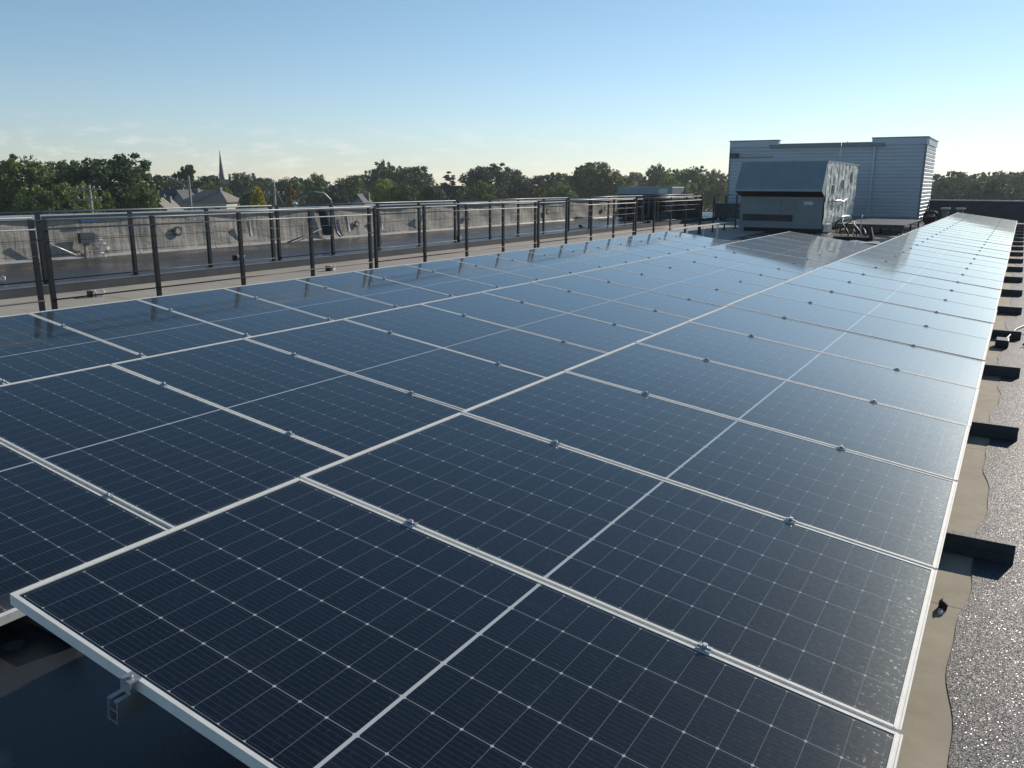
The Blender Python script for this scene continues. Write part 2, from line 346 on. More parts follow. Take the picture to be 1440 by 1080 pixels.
g = MB(); wl = empty('parapet_wall', (-13.9, 0, .13), 'long low parapet wall wrapped in stained grey membrane, behind both guardrails', 'parapet')
random.seed(11)
def wallface(i, j):
    y = -9 + 44*i; z = .83*j
    return (.02*math.sin(y*1.3)+.012*math.sin(y*4.1+z*5)+random.uniform(-.006,.006) + .035*(1-j)**6, y, z)
g.sheet(lambda i, j: wallface(i, j), 300, 8)
g.build('membrane_face', M['wall'], wl)
g = MB(); g.box(-.30, -.03, -9, 35, -.1, .83); g.build('core', M['wall'], wl)
g = MB(); g.box(-.34, .055, -9, 35, .832, .87); g.box(.035, .055, -9, 35, .79, .832); g.build('coping', M['coping'], wl)
g = MB()
for k in range(44):
    y = -9+k; g.prism([(.04,.0),(.10+.02*random.random(),.0),(.045,.045)], y, y+.985)
g.build('base_flashing', M['coping'], wl)

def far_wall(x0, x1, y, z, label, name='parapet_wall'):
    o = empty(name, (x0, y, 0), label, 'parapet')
    m_ = MB(); m_.box(0, x1-x0, 0, .3, .002, z); m_.build('membrane_face', M['shadewall'], o)
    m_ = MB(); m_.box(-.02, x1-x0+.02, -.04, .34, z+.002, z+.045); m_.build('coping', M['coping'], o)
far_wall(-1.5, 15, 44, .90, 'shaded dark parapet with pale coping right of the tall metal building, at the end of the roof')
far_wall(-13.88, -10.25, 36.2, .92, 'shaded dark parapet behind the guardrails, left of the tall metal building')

# ---------------------------------------------------------------- solar panels
def make_panel():
    root = empty('solar_panel', (0,0,0))
    f = MB(); H = -.035
    f.box(SLIP, L-SLIP, 0, LIP, H, 0); f.box(SLIP, L-SLIP, W-LIP, W, H, 0)
    for x0, x1 in ((0, SLIP), (L-SLIP, L)):
        f.box(x0, x0+.006, 0, W, H, .0012); f.box(x0+.006, x1-.006, 0, W, H, -.0008); f.box(x1-.006, x1, 0, W, H, .0012)
    f.build('frame', M['alu'], root)
    gmb = MB(); gmb.box(SLIP, L-SLIP, LIP, W-LIP, -.009, -.0022)
    gmb.build('cell_glass', M['cells'], root)
    for uu in (.25, .75):
        c = MB(); x = L*uu; y = W
        c.box(x-.022, x+.022, y-.007, y+P-W+.007, .0014, .0055); c.box(x-.022, x+.022, y+.005, y+.011, .0055, .010)
        cl = c.build('clamp', M['galv'], root)
        k = MB(); yb = W+(P-W)/2; k.tube([(x, yb, .0055), (x, yb, .018)], .0085, 6); k.build('bolt', M['galv'], cl)
    return root
proto = make_panel()
ORD = ['first','second','third','fourth','fifth','sixth','seventh','eighth','ninth','tenth','eleventh','twelfth','thirteenth','fourteenth','fifteenth','sixteenth','seventeenth','eighteenth','nineteenth','twentieth']
def ordw(n):
    if n <= 20: return ORD[n-1]
    t10 = {2: 'twenty', 3: 'thirty'}[n//10]
    return {20: 'twentieth', 30: 'thirtieth'}[n] if n % 10 == 0 else t10+'-'+ORD[n % 10-1]
TABLES = [((0, 0, .47), 0, 35, 'right'), ((-2.824, 2.161, .4187), -3, 17, 'middle'), ((-5.635, 3.148, .408), -2, 15, 'left')]
first = True; random.seed(5)
for (O, j0, j1, nm) in TABLES:
    for j in range(j0, j1):
        p = proto if first else copy_tree(proto); first = False
        du = .010 if (nm == 'right' and j == 0) else random.uniform(-.004, .004)
        p.location = (O[0]+du, O[1]+j*P, O[2]+random.uniform(-.0012, .0012))
        p.rotation_euler = (random.uniform(-.0022,.0022), TILT+random.uniform(-.0018,.0018), random.uniform(-.0008,.0008))
        if nm == 'right':
            n = j-j0+1
            lab = 'nearest dark solar panel, its frame corner jutting out at the bottom left' if n == 1 else \
                  ('last solar panel at the far end of the right row, near the dark parapet' if j == j1-1 else ordw(n)+' solar panel from the near end of the right row')
        elif nm == 'middle':
            n = j1-j; lab = 'last solar panel of the middle row, in front of the grey air handler' if n == 1 else ordw(n)+' solar panel from the far end of the middle row'
        else:
            n = j1-j; lab = 'last solar panel of the left row, beside the guardrail' if n == 1 else ordw(n)+' solar panel from the far end of the left row, nearest the guardrail'
        tag(p, lab, 'solar panel', 'solar panels in the '+nm+' row')
# end clamps on the near edge of the nearest panel belong to that panel
for uu in (.25, .75):
    c = MB(); x = L*uu
    c.box(x-.020, x+.020, -.026, .008, .0014, .0055); c.box(x-.020, x+.020, -.026, -.022, -.030, .0013); c.box(x-.007, x+.007, -.017, -.005, -.035, .0013)
    cl = c.build('clamp', M['galv'], proto)
    k = MB(); k.tube([(x, -.010, .0055), (x, -.010, .015)], .007, 6); k.build('bolt', M['galv'], cl)

# mounting rails (a C profile each) running under the rows
ct, st_ = math.cos(TILT), math.sin(TILT)
for (O, j0, j1, nm) in TABLES:
    for uu, wh in ((.25, 'upper'), (.75, 'lower')):
        y0 = O[1]+j0*P - (.055 if nm == 'right' else .03); y1 = O[1]+j1*P+.03
        m_ = MB(); s_ = -.0365
        m_.box(-.02,.02,y0,y1,s_-.070,s_-.065); m_.box(-.02,-.016,y0,y1,s_-.065,s_-.002); m_.box(.016,.02,y0,y1,s_-.065,s_-.002)
        m_.box(-.016,-.006,y0,y1,s_-.006,s_-.002); m_.box(.006,.016,y0,y1,s_-.006,s_-.002); m_.box(-.016,.016,y0+.002,y1,s_-.038,s_-.034)
        r_ = m_.build('mounting_rail', M['galv'])
        r_.location = (O[0]+L*uu*ct, 0, O[2]-L*uu*st_); r_.rotation_euler = (0, TILT, 0)
        tag(r_, wh+' steel mounting rail under the '+nm+' row of solar panels', 'rail', 'mounting rails under the panels')
m_ = MB(); m_.box(-5.72, -5.64, 20.4, 25.2, .42, .452)
m_.box(-5.70,-5.66, 21.6,21.64, .004,.42); m_.box(-5.70,-5.66, 24.4,24.44, .004,.42)
tag(m_.build('bare_rail', M['alu']), 'bright bare aluminium rail running on past the end of the left row', 'rail')
m_ = MB()
tag(MB.build((lambda q: (q.tube([(-5.68, 23.1, .004), (-5.68, 23.1, .415)], .012, 6), q)[1])(MB()), 'threaded_rod', M['galv']), 'thin upright rod under the bare aluminium rail past the left row', 'rod')

# support frames: a low box beam across the row, whose end shows past the low edge, with a front and a rear leg
def make_support():
    root = empty('support_frame', (0,0,0))
    m_ = MB(); m_.box(.15, 2.525, 0, .10, .010, .014); m_.box(.15, 2.525, 0, .005, .014, .100); m_.box(.15, 2.525, .0055, .045, .096, .100)
    m_.box(.152, 2.523, -.004, -.0005, .050, .055)
    m_.build('base_beam', M['beam'], root)
    m_ = MB(); m_.box(.54, .59, .0055, .045, .1005, .290); m_.build('leg', M['galv'], root)
    m_ = MB(); m_.box(1.66, 1.71, .0055, .045, .1005, .140); m_.build('leg', M['galv'], root)
    m_ = MB(); m_.box(2.3, 2.5, .01, .09, .0085, .0098); m_.build('rubber_pad', M['black'], root)
    return root
sp = make_support()
for k in range(-1, 18):
    s_ = sp if k == -1 else copy_tree(sp)
    s_.location = (0, 2.87+k*2.09, 0)
    n = k+1
    lab = ('hidden nearest' if n == 0 else ORD[n-1]) + ' dark support beam end sticking out along the right edge of the right row'
    if n == 0: lab = 'dark support beam under the two nearest panels of the right row'
    tag(s_, lab, 'support frame', 'support beams under the panel rows')
for nm, O, yy in (('middle', TABLES[1][0], 20.6), ('left', TABLES[2][0], 19.3), ('middle', TABLES[1][0], .35)):
    s_ = copy_tree(sp); s_.location = (O[0], yy, -.006 if False else 0); s_.scale = (.98, 1, .82)
    tag(s_, 'dark support beam under the '+('near' if yy < 1 else 'far')+' end of the '+nm+' row', 'support frame', 'support beams under the panel rows')

# ---------------------------------------------------------------- guardrails
def guardrail(X, y0, zb, label, group, nb=4, bay=1.507, top=1.21, low=.195):
    o = empty('guardrail', (X, y0, zb), label, 'guardrail', group); Ln = nb*bay; H = top-zb
    for k in range(nb+1):
        m_ = MB(); y = .02+k*(Ln-.04)/nb
        pw_ = .023 if top > 1.22 else .027; m_.box(-pw_, pw_, y-pw_, y+pw_, .012, H-.03); m_.build('post', M['dark_post'], o)
        m_ = MB(); m_.box(-.07, .07, y-.06, y+.06, .0025, .012); m_.build('base_plate', M['dark_post'], o)
    m_ = MB(); m_.tube([(0, 0, H-.012), (0, Ln, H-.012)], .015, 8); m_.build('top_rail', M['rail_grey'], o)
    m_ = MB(); m_.tube([(.035, 0, H-.135), (.035, Ln, H-.135)], .010, 6); m_.build('mid_rail', M['rail_grey'], o)
    m_ = MB(); m_.tube([(.035, 0, low-zb), (.035, Ln, low-zb)], .009, 6); m_.build('bottom_rail', M['dark_post'], o)
    for zz in (H-.27, H-.42):
        m_ = MB(); m_.tube([(.03, 0, zz), (.03, Ln, zz)], .0025, 5); m_.build('cable', M['dark_post'], o)
NEARL = ['near guardrail section running off the left edge', 'near guardrail section starting at the leftmost pair of dark posts', 'second near guardrail section, in front of the grey hose', 'third near guardrail section, right of the middle pair of posts', 'fourth near guardrail section along the left row of panels','fifth near guardrail section, left of the air handler','farthest near guardrail section, by the air handler']
for k in range(7): guardrail(-6.80, 3.984+5.508*(k-1)+.05, .004, NEARL[k], 'guardrail sections beside the panels', bay=1.352, top=1.258, low=.345)
FARL = ['rear guardrail section in front of the torn box on the wall', 'second rear guardrail section, in front of the grey hose', 'third rear guardrail section before the membrane wall', 'fourth rear guardrail section before the membrane wall','farthest rear guardrail section in front of the dark cabinet']
guardrail(-10.02, 4.2-6.145+.06, .13, 'rear guardrail section running off the left edge', 'guardrail sections along the wall side')
for k in range(5): guardrail(-10.02, 4.2+6.145*k+.06, .13, FARL[k], 'guardrail sections along the wall side')
# step edge trim, and a dark strip that paints the step face as shaded
m_ = MB(); m_.box(-9.93, -9.83, -9, 35.5, .1325, .145); k2_ = MB(); k2_.box(-9.8475, -9.835, -9, 35.5, .006, .1325)
ft = k2_.build('shade_strip', M['shadewall'])
et = m_.build('edge_trim', M['rail_grey']); ft.parent = et
tag(et, 'long pale metal trim on the roof step between the two guardrails', 'edge trim')

# small white cable supports
cs = empty('cable_support', (0,0,0))
m_ = MB(); m_.box(-.05,.05,-.04,.04,.002,.05); m_.build('block', M['white_plastic'], cs)
for dy in (-.075, .075):
    m_ = MB(); m_.tube([(0,dy,.02),(0,dy*1.1,.07),(0,dy*.7,.09),(0,dy*.45,.06)], .014, 6); m_.build('loop', M['white_plastic'], cs)
m_ = MB(); m_.box(-.06,.06,-.14,-.09,.002,.09); m_.build('weight', M['black'], cs)
CSP = [(-9.0,5.95,.004,'white cable support on the beige walkway right of the paired posts'),(-8.75,10.55,.004,'white cable support on the walkway below the grey hose'),
       (-10.9,5.55,.13,'white cable support on the dark roof at the left edge'),(-10.9,10.2,.13,'white cable support on the dark roof beyond the third rear post'),
       (-10.8,17.7,.13,'white cable support on the dark roof near the middle post pair'),(-10.9,25.5,.13,'white cable support on the dark roof far down the wall'),
       (-10.0,29.6,.146,'white cable support on the step edge before the dark cabinet'),(-7.4,33.6,.004,'white cable support left of the air handler')]
for i, (x, y, z, lab) in enumerate(CSP):
    c = cs if i == 0 else copy_tree(cs); c.location = (x, y, z); c.rotation_euler = (0,0,random.uniform(-.4,.4)); tag(c, lab, 'cable support', 'small white cable supports on the roof')

# ---------------------------------------------------------------- things on the membrane wall (face at x = -13.9)
XW = -13.83
def sp_tag(m_, name, mat, label, cat, group=None, parent=None): return tag(m_.build(name, mat, parent), label, cat, group)
bx_ = empty('scupper_box', (XW, 8.8, .13), 'dark square box with torn membrane flaps on the grey wall', 'scupper box')
m_ = MB(); m_.box(0, .10, -.16, .14, .30, .50); m_.build('box', M['unitdark'], bx_)
m_ = MB(); m_.box(0, .05, -.06, .05, .0, .30); m_.build('downpipe', M['wall'], bx_)
for i in range(5):
    a = i*.35; y = .16+.07*(i % 3)
    m_ = MB(); m_.sheet(lambda u, v, y=y, a=a, i=i: (.02+.05*math.sin(u*3), y+u*.16+v*.03, .42-.09*i-.13*u+v*.05+.015*math.sin(9*u)), 6, 2); m_.build('flap', M['coping'], bx_)
m_ = MB(); m_.box(XW-.0, XW+.012, 8.74, 9.12, .84, .89); sp_tag(m_, 'tape_strip', M['blue'], 'short strip of blue film on the grey wall above the dark box', 'tape')
m_ = MB(); m_.tube([(XW+.05, 7.7, .58), (XW+.10, 8.15, .38), (XW+.14, 8.45, .22)], .022, 6); sp_tag(m_, 'loose_batten', M['coping'], 'pale loose batten leaning on the wall left of the dark box', 'batten')
def vent_plate(y, z, r_, label):
    o = empty('vent_plate', (XW, y, z), label, 'wall vent', 'round vents on the grey wall')
    m_ = MB(); m_.tube([(-.02,0,0),(.012,0,0)], r_, 16); m_.build('flange', M['unitdark'], o)
    m_ = MB(); m_.tube([(.0125,0,0),(.022,0,0)], r_*.62, 14); m_.build('cap', M['wall'], o)
for y, z, r_, lab in ((10.99,.56,.11,'round vent plate on the wall right of the torn box'),(16.94,.49,.10,'round vent plate right of the grey hose'),(22.62,.53,.10,'round vent plate on the wall right of the middle posts'),(28.2,.54,.12,'round vent plate far along the grey wall'),(33.6,.54,.10,'farthest round vent plate before the dark cabinet')):
    vent_plate(y, z, r_, lab)
hs = empty('flexible_hose', (XW, 15.5, .13), 'thick grey flexible hose arching over the membrane wall', 'hose')
pts = [(-.25,-.62,.98),(-.2,-.55,1.12),(-.1,-.40,1.23),(0,-.18,1.26),(.06,.12,1.22),(.10,.30,1.06),(.12,.38,.8),(.12,.42,.45),(.13,.46,.2),(.2,.56,.03)]
m_ = MB(); fine = []
for i in range(len(pts)-1):
    for k in range(7):
        fine.append(tuple(pts[i][c]+(pts[i+1][c]-pts[i][c])*k/7 for c in range(3)))
m_.tube(fine, [.030+(.004 if i % 2 else -.003) for i in range(len(fine))], 10); m_.build('hose', M['rail_grey'], hs)
m_ = MB(); m_.tube([(-.28,-.68,.93),(-.25,-.62,.99)], .075, 12); m_.build('collar', M['white_plastic'], hs)
m_ = MB(); m_.sheet(lambda u, v: (.05+.05*math.sin(4*u+2*v), -.02-.34*u*(1-.3*v)+.25*v*.1, .85-.75*v+.15*u*math.sin(3*v)), 8, 8)
sp_tag(m_, 'hanging_tarp', M['shadewall'], 'dark blue tarp hanging on the wall under the grey hose', 'tarp').location = (XW, 15.75, .13)
m_ = MB(); m_.tube([(XW+.28, 14.0, .15),(XW+.10, 15.42, .42)], .018, 6); sp_tag(m_, 'leaning_rod', M['unitdark'], 'thin dark rod leaning against the wall left of the hose', 'rod')
for y, z, s_, lab in ((16.5,.5,1.0,'curled grey membrane flap right of the hose'),(17.95,.48,.8,'curled membrane flap between the hose and the middle posts'),(13.0,.52,.8,'curled membrane flap on the wall between box and hose'),(19.9,.5,.6,'small curled membrane flap on the wall right of the middle posts')):
    m_ = MB(); m_.sheet(lambda u, v: (.015+.07*math.sin(u*math.pi)*v, -.05+.13*u+.04*v, (v-.5)*.5), 6, 6); o = sp_tag(m_, 'membrane_flap', M['coping'], lab, 'membrane flap', 'torn membrane flaps on the wall'); o.location = (XW, y, z); o.scale = (1, s_, s_); o.rotation_euler = (.35*s_, 0, 0)

# ---------------------------------------------------------------- rooftop air handler
AX0, AX1, AY0, AY1 = -6.28, -3.42, 28.8, 34.9
ah = empty('air_handler', (AX0, AY0, 0), 'big grey rooftop air handler with a sloping intake hood and crumpled silver side', 'air handler')
wd = AX1-AX0; dp = AY1-AY0
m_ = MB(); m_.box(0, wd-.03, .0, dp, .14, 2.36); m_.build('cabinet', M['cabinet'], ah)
m_ = MB(); m_.box(.15, wd-.15, .12, dp-.1, .002, .14); m_.build('curb', M['void'], ah)
# intake hood: a wedge on the front face
m_ = MB()
A = [(-.02, -.02, 2.40), (wd+.01, -.02, 2.40), (wd+.03, -.62, 1.48), (-.04, -.62, 1.48), (-.04, -.62, 1.40), (wd+.03, -.62, 1.40), (wd+.01, -.003, 1.20), (-.02, -.003, 1.20)]
m_.quad(A[0], A[3], A[2], A[1]); m_.quad(A[3], A[4], A[5], A[2]); m_.quad(A[0], A[7], A[4], A[3]); m_.quad(A[1], A[2], A[5], A[6])
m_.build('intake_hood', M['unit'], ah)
m_ = MB(); m_.quad((.03,-.6,1.402),(.03,-.01,1.21),(wd-.03,-.01,1.21),(wd-.03,-.6,1.402)); m_.build('intake_opening', M['void'], ah)
m_ = MB(); m_.box(-.03, wd+.0, -.05, -.004, 1.13, 1.19); m_.box(1.90,1.93,-.03,-.003,.42,1.13); m_.box(1.40,1.42,-.02,-.003,.42,1.13); m_.build('panel_trim', M['trim'], ah)
m_ = MB(); m_.box(.12, 1.85, -.02, -.002, .37, .60); m_.build('louvre_opening', M['void'], ah)
for xx in (1.45, 2.25): m_ = MB(); m_.tube([(xx+.08,-.03,.72),(xx+.08,-.07,.75),(xx+.08,-.07,.88),(xx+.08,-.03,.91)], .012, 6); m_.build('handle', M['galv'], ah)
for xx in (.3, 1.4, 2.5): m_ = MB(); m_.box(xx-.05, xx+.05, -.045, -.03, 2.28, 2.36); m_.build('lifting_lug', M['galv'], ah)
m_ = MB(); m_.box(2.2, 2.5, -.012, -.002, .95, 1.06); m_.build('rating_plate', M['coping'], ah)
for k in range(5): m_ = MB(); m_.box(.12, 1.85, -.05, -.021, .38+.045*k, .40+.045*k); m_.build('louvre_blade', M['unitdark'], ah)
m_ = MB(); random.seed(21)
cr_ = [[random.uniform(-.5,.5) for _ in range(40)] for _ in range(40)]
def crump(i, j):
    a = i*30; b2 = j*14; ia, jb = int(a) % 39, int(b2) % 39
    x = .02 + (.030 if int(i*26) % 3 == 0 else 0) + .035*cr_[ia][jb]
    return (wd-.028+max(.002,x), .02+(dp-.05-.35*(1-j)**3)*i, .30+2.08*j)
m_.sheet(crump, 90, 30); m_.build('side_sheet', M['unitside'], ah)
m_ = MB(); m_.box(wd-.02, wd+.075, 1.2, 1.5, 1.35, 1.62); m_.box(wd-.02, wd+.09, 2.9, 3.3, 1.5, 1.8); m_.box(wd-.02, wd+.08, 4.6, 4.8, 1.7, 2.1); m_.build('control_box', M['unitside'], ah)
m_ = MB(); m_.tube([(wd+.1,.6,1.05),(wd+.12,2.0,1.08),(wd+.10,2.9,1.02),(wd+.1,3.6,1.1)], .035, 8); m_.tube([(wd+.1,2.2,.42),(wd+.14,3.2,.48),(wd+.1,4.6,.45)], .04, 8); m_.build('pipework', M['galv'], ah)
m_ = MB(); m_.tube([(wd-.1,2.6,2.36),(wd-.1,2.6,3.1)], .02, 6); m_.tube([(wd-.1,2.6,2.95),(wd+.1,2.75,3.15)], .012, 6); m_.build('flue', M['galv'], ah)
m_ = MB(); m_.box(wd+.0, wd+.16, .25, .9, .03, .30); m_.build('drain_tray', M['galv'], ah)
m_ = MB(); m_.box(-.04, wd+.03, -.03, dp+.02, 2.362, 2.41); m_.build('roof_cap', M['unit'], ah)

# ---------------------------------------------------------------- penthouse
PX0, PX1, PY0, PY1 = -10.18, -1.54, 40.0, 44.35
ph = empty('stair_penthouse', (PX0, PY0, 0), 'tall blue grey metal clad roof building with ribbed siding, behind the air handler', 'rooftop building')
pw = PX1-PX0; pd = PY1-PY0
def ribbed(mb, p0, p1, z0, z1, out, pitch=.155, depth=.028):
    n = int((z1-z0)/pitch); p0 = Vector(p0); p1 = Vector(p1); out = Vector(out)
    prof = []
    for k in range(n):
        za = z0+k*(z1-z0)/n; dz = (z1-z0)/n
        prof += [(za, depth), (za+dz*.62, depth), (za+dz*.72, 0), (za+dz*.92, 0)]
    prof.append((z1, depth))
    for a in range(len(prof)-1):
        (za, da), (zb, db) = prof[a], prof[a+1]
        mb.quad(p0+out*da+Vector((0,0,za)), p1+out*da+Vector((0,0,za)), p1+out*db+Vector((0,0,zb)), p0+out*db+Vector((0,0,zb)))
m_ = MB(); m_.box(.0, pw, .0, pd, .002, 3.30); m_.build('core', M['siding'], ph)
m_ = MB(); ribbed(m_, (0,-.004,0), (pw,-.004,0), .25, 3.36, (0,-1,0)); ribbed(m_, (pw+.004,0,0), (pw+.004,pd,0), .12, 3.36, (1,0,0)); m_.build('siding', M['siding'], ph)
m_ = MB(); m_.box(-.03, 2.30, -.06, .25, 3.365, 3.64); m_.box(6.42, pw+.03, -.06, .25, 3.365, 3.64); m_.box(pw-.2, pw+.06, .2505, pd, 3.365, 3.62); m_.build('upstand', M['siding'], ph)
m_ = MB(); m_.box(-.06, 2.33, -.09, .28, 3.642, 3.69); m_.box(6.39, pw+.07, -.09, .28, 3.642, 3.69); m_.box(pw-.23, pw+.09, .2805, pd+.02, 3.624, 3.67)
m_.box(1.9, 6.95, -.16, -.065, 3.30, 3.45); m_.box(2.33, 6.39, -.06, .2, 3.365, 3.50); m_.build('coping', M['trim'], ph)
m_ = MB(); m_.box(6.52, 6.62, -.13, -.033, .35, 3.298); m_.build('downspout', M['siding'], ph)
for xa, xb in ((pw-.06, pw+.036), (-.03, .05)): m_ = MB(); m_.box(xa, xb, -.037, -.005, .2, 3.36); m_.build('corner_trim', M['trim'], ph)
m_ = MB(); m_.box(.02, .42, -.22, -.035, 2.88, 3.10); m_.build('wall_lamp', M['unitdark'], ph)
m_ = MB(); m_.box(.42, 2.1, -.06, -.035, 2.88, 2.93); m_.build('conduit', M['trim'], ph)
m_ = MB(); m_.box(-.02, pw+.05, -.08, -.001, .002, .22); m_.box(pw+.0015, pw+.05, -.001, pd, .002, .10); m_.build('base_flashing', M['trim'], ph)

# cabinets behind the guardrails, left of the penthouse, their shadow put into dark paint
dc = empty('dark_cabinet', (-13.1, 33.4, .13), 'large dark ventilation cabinet standing behind the guardrails at the end of the wall', 'ventilation unit')
m_ = MB(); m_.box(0, 1.5, 0, 1.2, .02, 1.05); m_.build('body', M['unitdark'], dc, bevel=.02)
m_ = MB(); m_.box(.1, .7, -.02, -.002, .15, .95); m_.box(.8, 1.4, -.02, -.002, .15, .95); m_.build('door', M['void'], dc)
m_ = MB(); m_.box(-.05, 2.5, .0, 1.5, 1.052, 1.38); m_.build('hood', M['unit'], dc, bevel=.02)
m_ = MB(); m_.box(1.9, 2.3, -.02, -.0015, 1.1, 1.3); m_.build('name_plate', M['coping'], dc)
dc2 = empty('dark_fan_housing', (-11.3, 33.8, .13), 'rounded dark fan housing right of the large dark cabinet', 'fan')
m_ = MB(); m_.prism([(-.45,.02),(.45,.02),(.45,.55)]+[(.45*math.cos(a*math.pi/8), .55+.4*math.sin(a*math.pi/8)) for a in range(1,8)]+[(-.45,.55)], 0, .7); m_.build('housing', M['unitdark'], dc2)
m_ = MB(); m_.tube([(0,-.02,.55),(0,-.002,.55)], .28, 16); m_.build('grille', M['void'], dc2)
m_ = MB(); m_.box(-.5,.5,-.05,.75,.0015,.02); m_.build('base', M['trim'], dc2)
for x, y, s_, lab in ((-9.2,37.4,1,'low dark duct box left of the penthouse base'),(-8.2,36.6,.7,'smaller dark duct box behind the bare aluminium rail')):
    o = empty('duct_box', (x,y,.0), lab, 'duct'); m_ = MB(); m_.box(-.6*s_,.6*s_,-.5*s_,.5*s_,.12,.75*s_); m_.build('body', M['unitdark'], o, bevel=.02)
    m_ = MB(); m_.box(-.64*s_,.64*s_,-.54*s_,.54*s_,.752*s_,.79*s_); m_.build('lid', M['trim'], o)
    m_ = MB(); m_.box(-.5*s_,-.4*s_,-.4*s_,.4*s_,.002,.119); m_.box(.4*s_,.5*s_,-.4*s_,.4*s_,.002,.119); m_.build('foot', M['galv'], o)

# low steel platform and clutter between the air handler and the right row
pf = empty('steel_platform', (-3.05, 29.6, 0), 'low dark steel platform with a pale top beside the right row, below the penthouse', 'platform')
m_ = MB(); m_.box(0, 2.1, 0, 5.6, .27, .30); m_.build('deck', M['unitdark'], pf)
m_ = MB()
m_.box(-.02,2.12,-.03,-.002,.20,.315); m_.box(-.03,-.0205,0,5.6,.20,.315); m_.build('edge_beam', M['beam'], pf)
for x in (.05, 1.0, 2.0):
    for y in (.05, 2.7, 5.4): m_ = MB(); m_.box(x, x+.06, y, y+.06, .002, .269); m_.build('leg', M['beam'], pf)
hz = empty('hose_bundle', (-2.9, 27.9, 0), 'tangle of bent black pipes beside the silver side of the air handler', 'pipes')
random.seed(9)
for k in range(6):
    m_ = MB(); n_ = 12; ox, oy, dx_, dy_, hh = random.uniform(0,.5), random.uniform(-.2,.9), random.uniform(.5,1.3), random.uniform(-1.9,-.7), random.uniform(.25,.55)
    m_.tube([(ox+dx_*(i/n_)+.06*math.sin(i+k), oy+dy_*(i/n_), .03+hh*math.sin(math.pi*(.12+.88*i/n_)**(1+.3*(k%3)))) for i in range(n_+1)], .017+.004*(k % 2), 8)
    m_.build('pipe', M['black'] if k != 2 else M['rail_grey'], hz)
m_ = MB(); m_.tube([(-1.75,26.0,.002),(-1.75,26.0,.75)], .014, 6); sp_tag(m_, 'thin_post', M['galv'], 'thin upright pipe beside the bent black pipes', 'pipe')
m_ = MB(); m_.box(-2.35,-1.25, 25.1,25.35,.002,.13); m_.prism([(-1.36,.131),(-1.25,.131),(-1.33,.42)],25.1,25.3)
sp_tag(m_, 'black_timber', M['void'], 'black beam lying on the roof behind the middle row of panels', 'beam')
m_ = MB(); random.seed(2); m_.sheet(lambda u, v: (-2.45+1.5*u, 24.3+.5*v-.25*u, .012+.05*abs(math.sin(u*9+v*3))*(.3+.7*v)), 20, 5)
sp_tag(m_, 'white_sheet', M['white_plastic'], 'crumpled white sheet lying by the black beam behind the middle row', 'plastic sheet')
for i, (x, y, lab) in enumerate(((-.62,41.9,'left one of two small vent stacks behind the end of the right row'),(-.02,42.1,'right one of two small vent stacks behind the end of the right row'))):
    o = empty('vent_stack', (x,y,0), lab, 'vent', 'small vent stacks'); m_ = MB(); m_.tube([(0,0,.002),(0,0,.52)], .13, 12); m_.build('pipe', M['rail_grey'], o)
    m_ = MB(); m_.tube([(0,0,.53),(0,0,.62)], .20, 14); m_.build('cap', M['coping'], o); m_ = MB(); m_.tube([(0,0,.52),(0,0,.53)], .1, 10); m_.build('neck', M['void'], o)
for x, y, s_, lab in ((-1.15,41.3,.32,'dark round drum beside the penthouse corner'),(-.95,38.9,.22,'small dark drum behind the right row near the penthouse')):
    o = empty('dark_drum', (x,y,0), lab, 'drum'); m_ = MB(); m_.tube([(0,0,.002),(0,0,.3*s_/.3),(0,0,.42*s_/.3),(0,0,.46*s_/.3)], [s_,s_,s_*.8,s_*.4], 16); m_.build('body', M['void'], o)
    m_ = MB(); m_.tube([(s_*.9*math.cos(a*.4),-s_*.2,.2+.3*math.sin(a*.4)*s_/.3) for a in range(9)], .02, 6); m_.build('handle', M['rail_grey'], o)

# black cable and plug lying on the roof by the right edge
cb = empty('black_cable', (0,0,0), 'black cable with a plug looping on the roof right of the right row', 'cable')
m_ = MB(); cp = [(2.36,8.65,.06),(2.40,8.95,.05),(2.47,9.35,.09),(2.58,9.75,.10),(2.75,10.0,.07),(2.95,9.9,.04),(3.05,9.6,.03),(2.95,9.2,.03),(2.70,8.85,.03),(2.5,8.7,.03)]
fine = []
for i in range(len(cp)-1):
    for k in range(4): fine.append(tuple(cp[i][c]+(cp[i+1][c]-cp[i][c])*k/4 for c in range(3)))
m_.tube(fine, .013, 8); m_.build('cable', M['black'], cb)
m_ = MB(); m_.box(2.30,2.42,8.52,8.74,.012,.09); m_.build('plug', M['black'], cb, bevel=.01)
bl_ = empty('beam_clip', (2.29, 2.27, 0), 'small dark clip with a white tie on the dry strip below the panel edge', 'clip')
m_ = MB(); m_.prism([(-.02,.006),(.03,.006),(.035,.05),(.0,.075),(-.02,.05)], .02, .06); m_.build('clip', M['black'], bl_); bl_.scale = (.6,.6,.6)
m_ = MB(); m_.box(-.015,.012,-.05,-.01,.006,.03); m_.build('tie', M['white_plastic'], bl_)
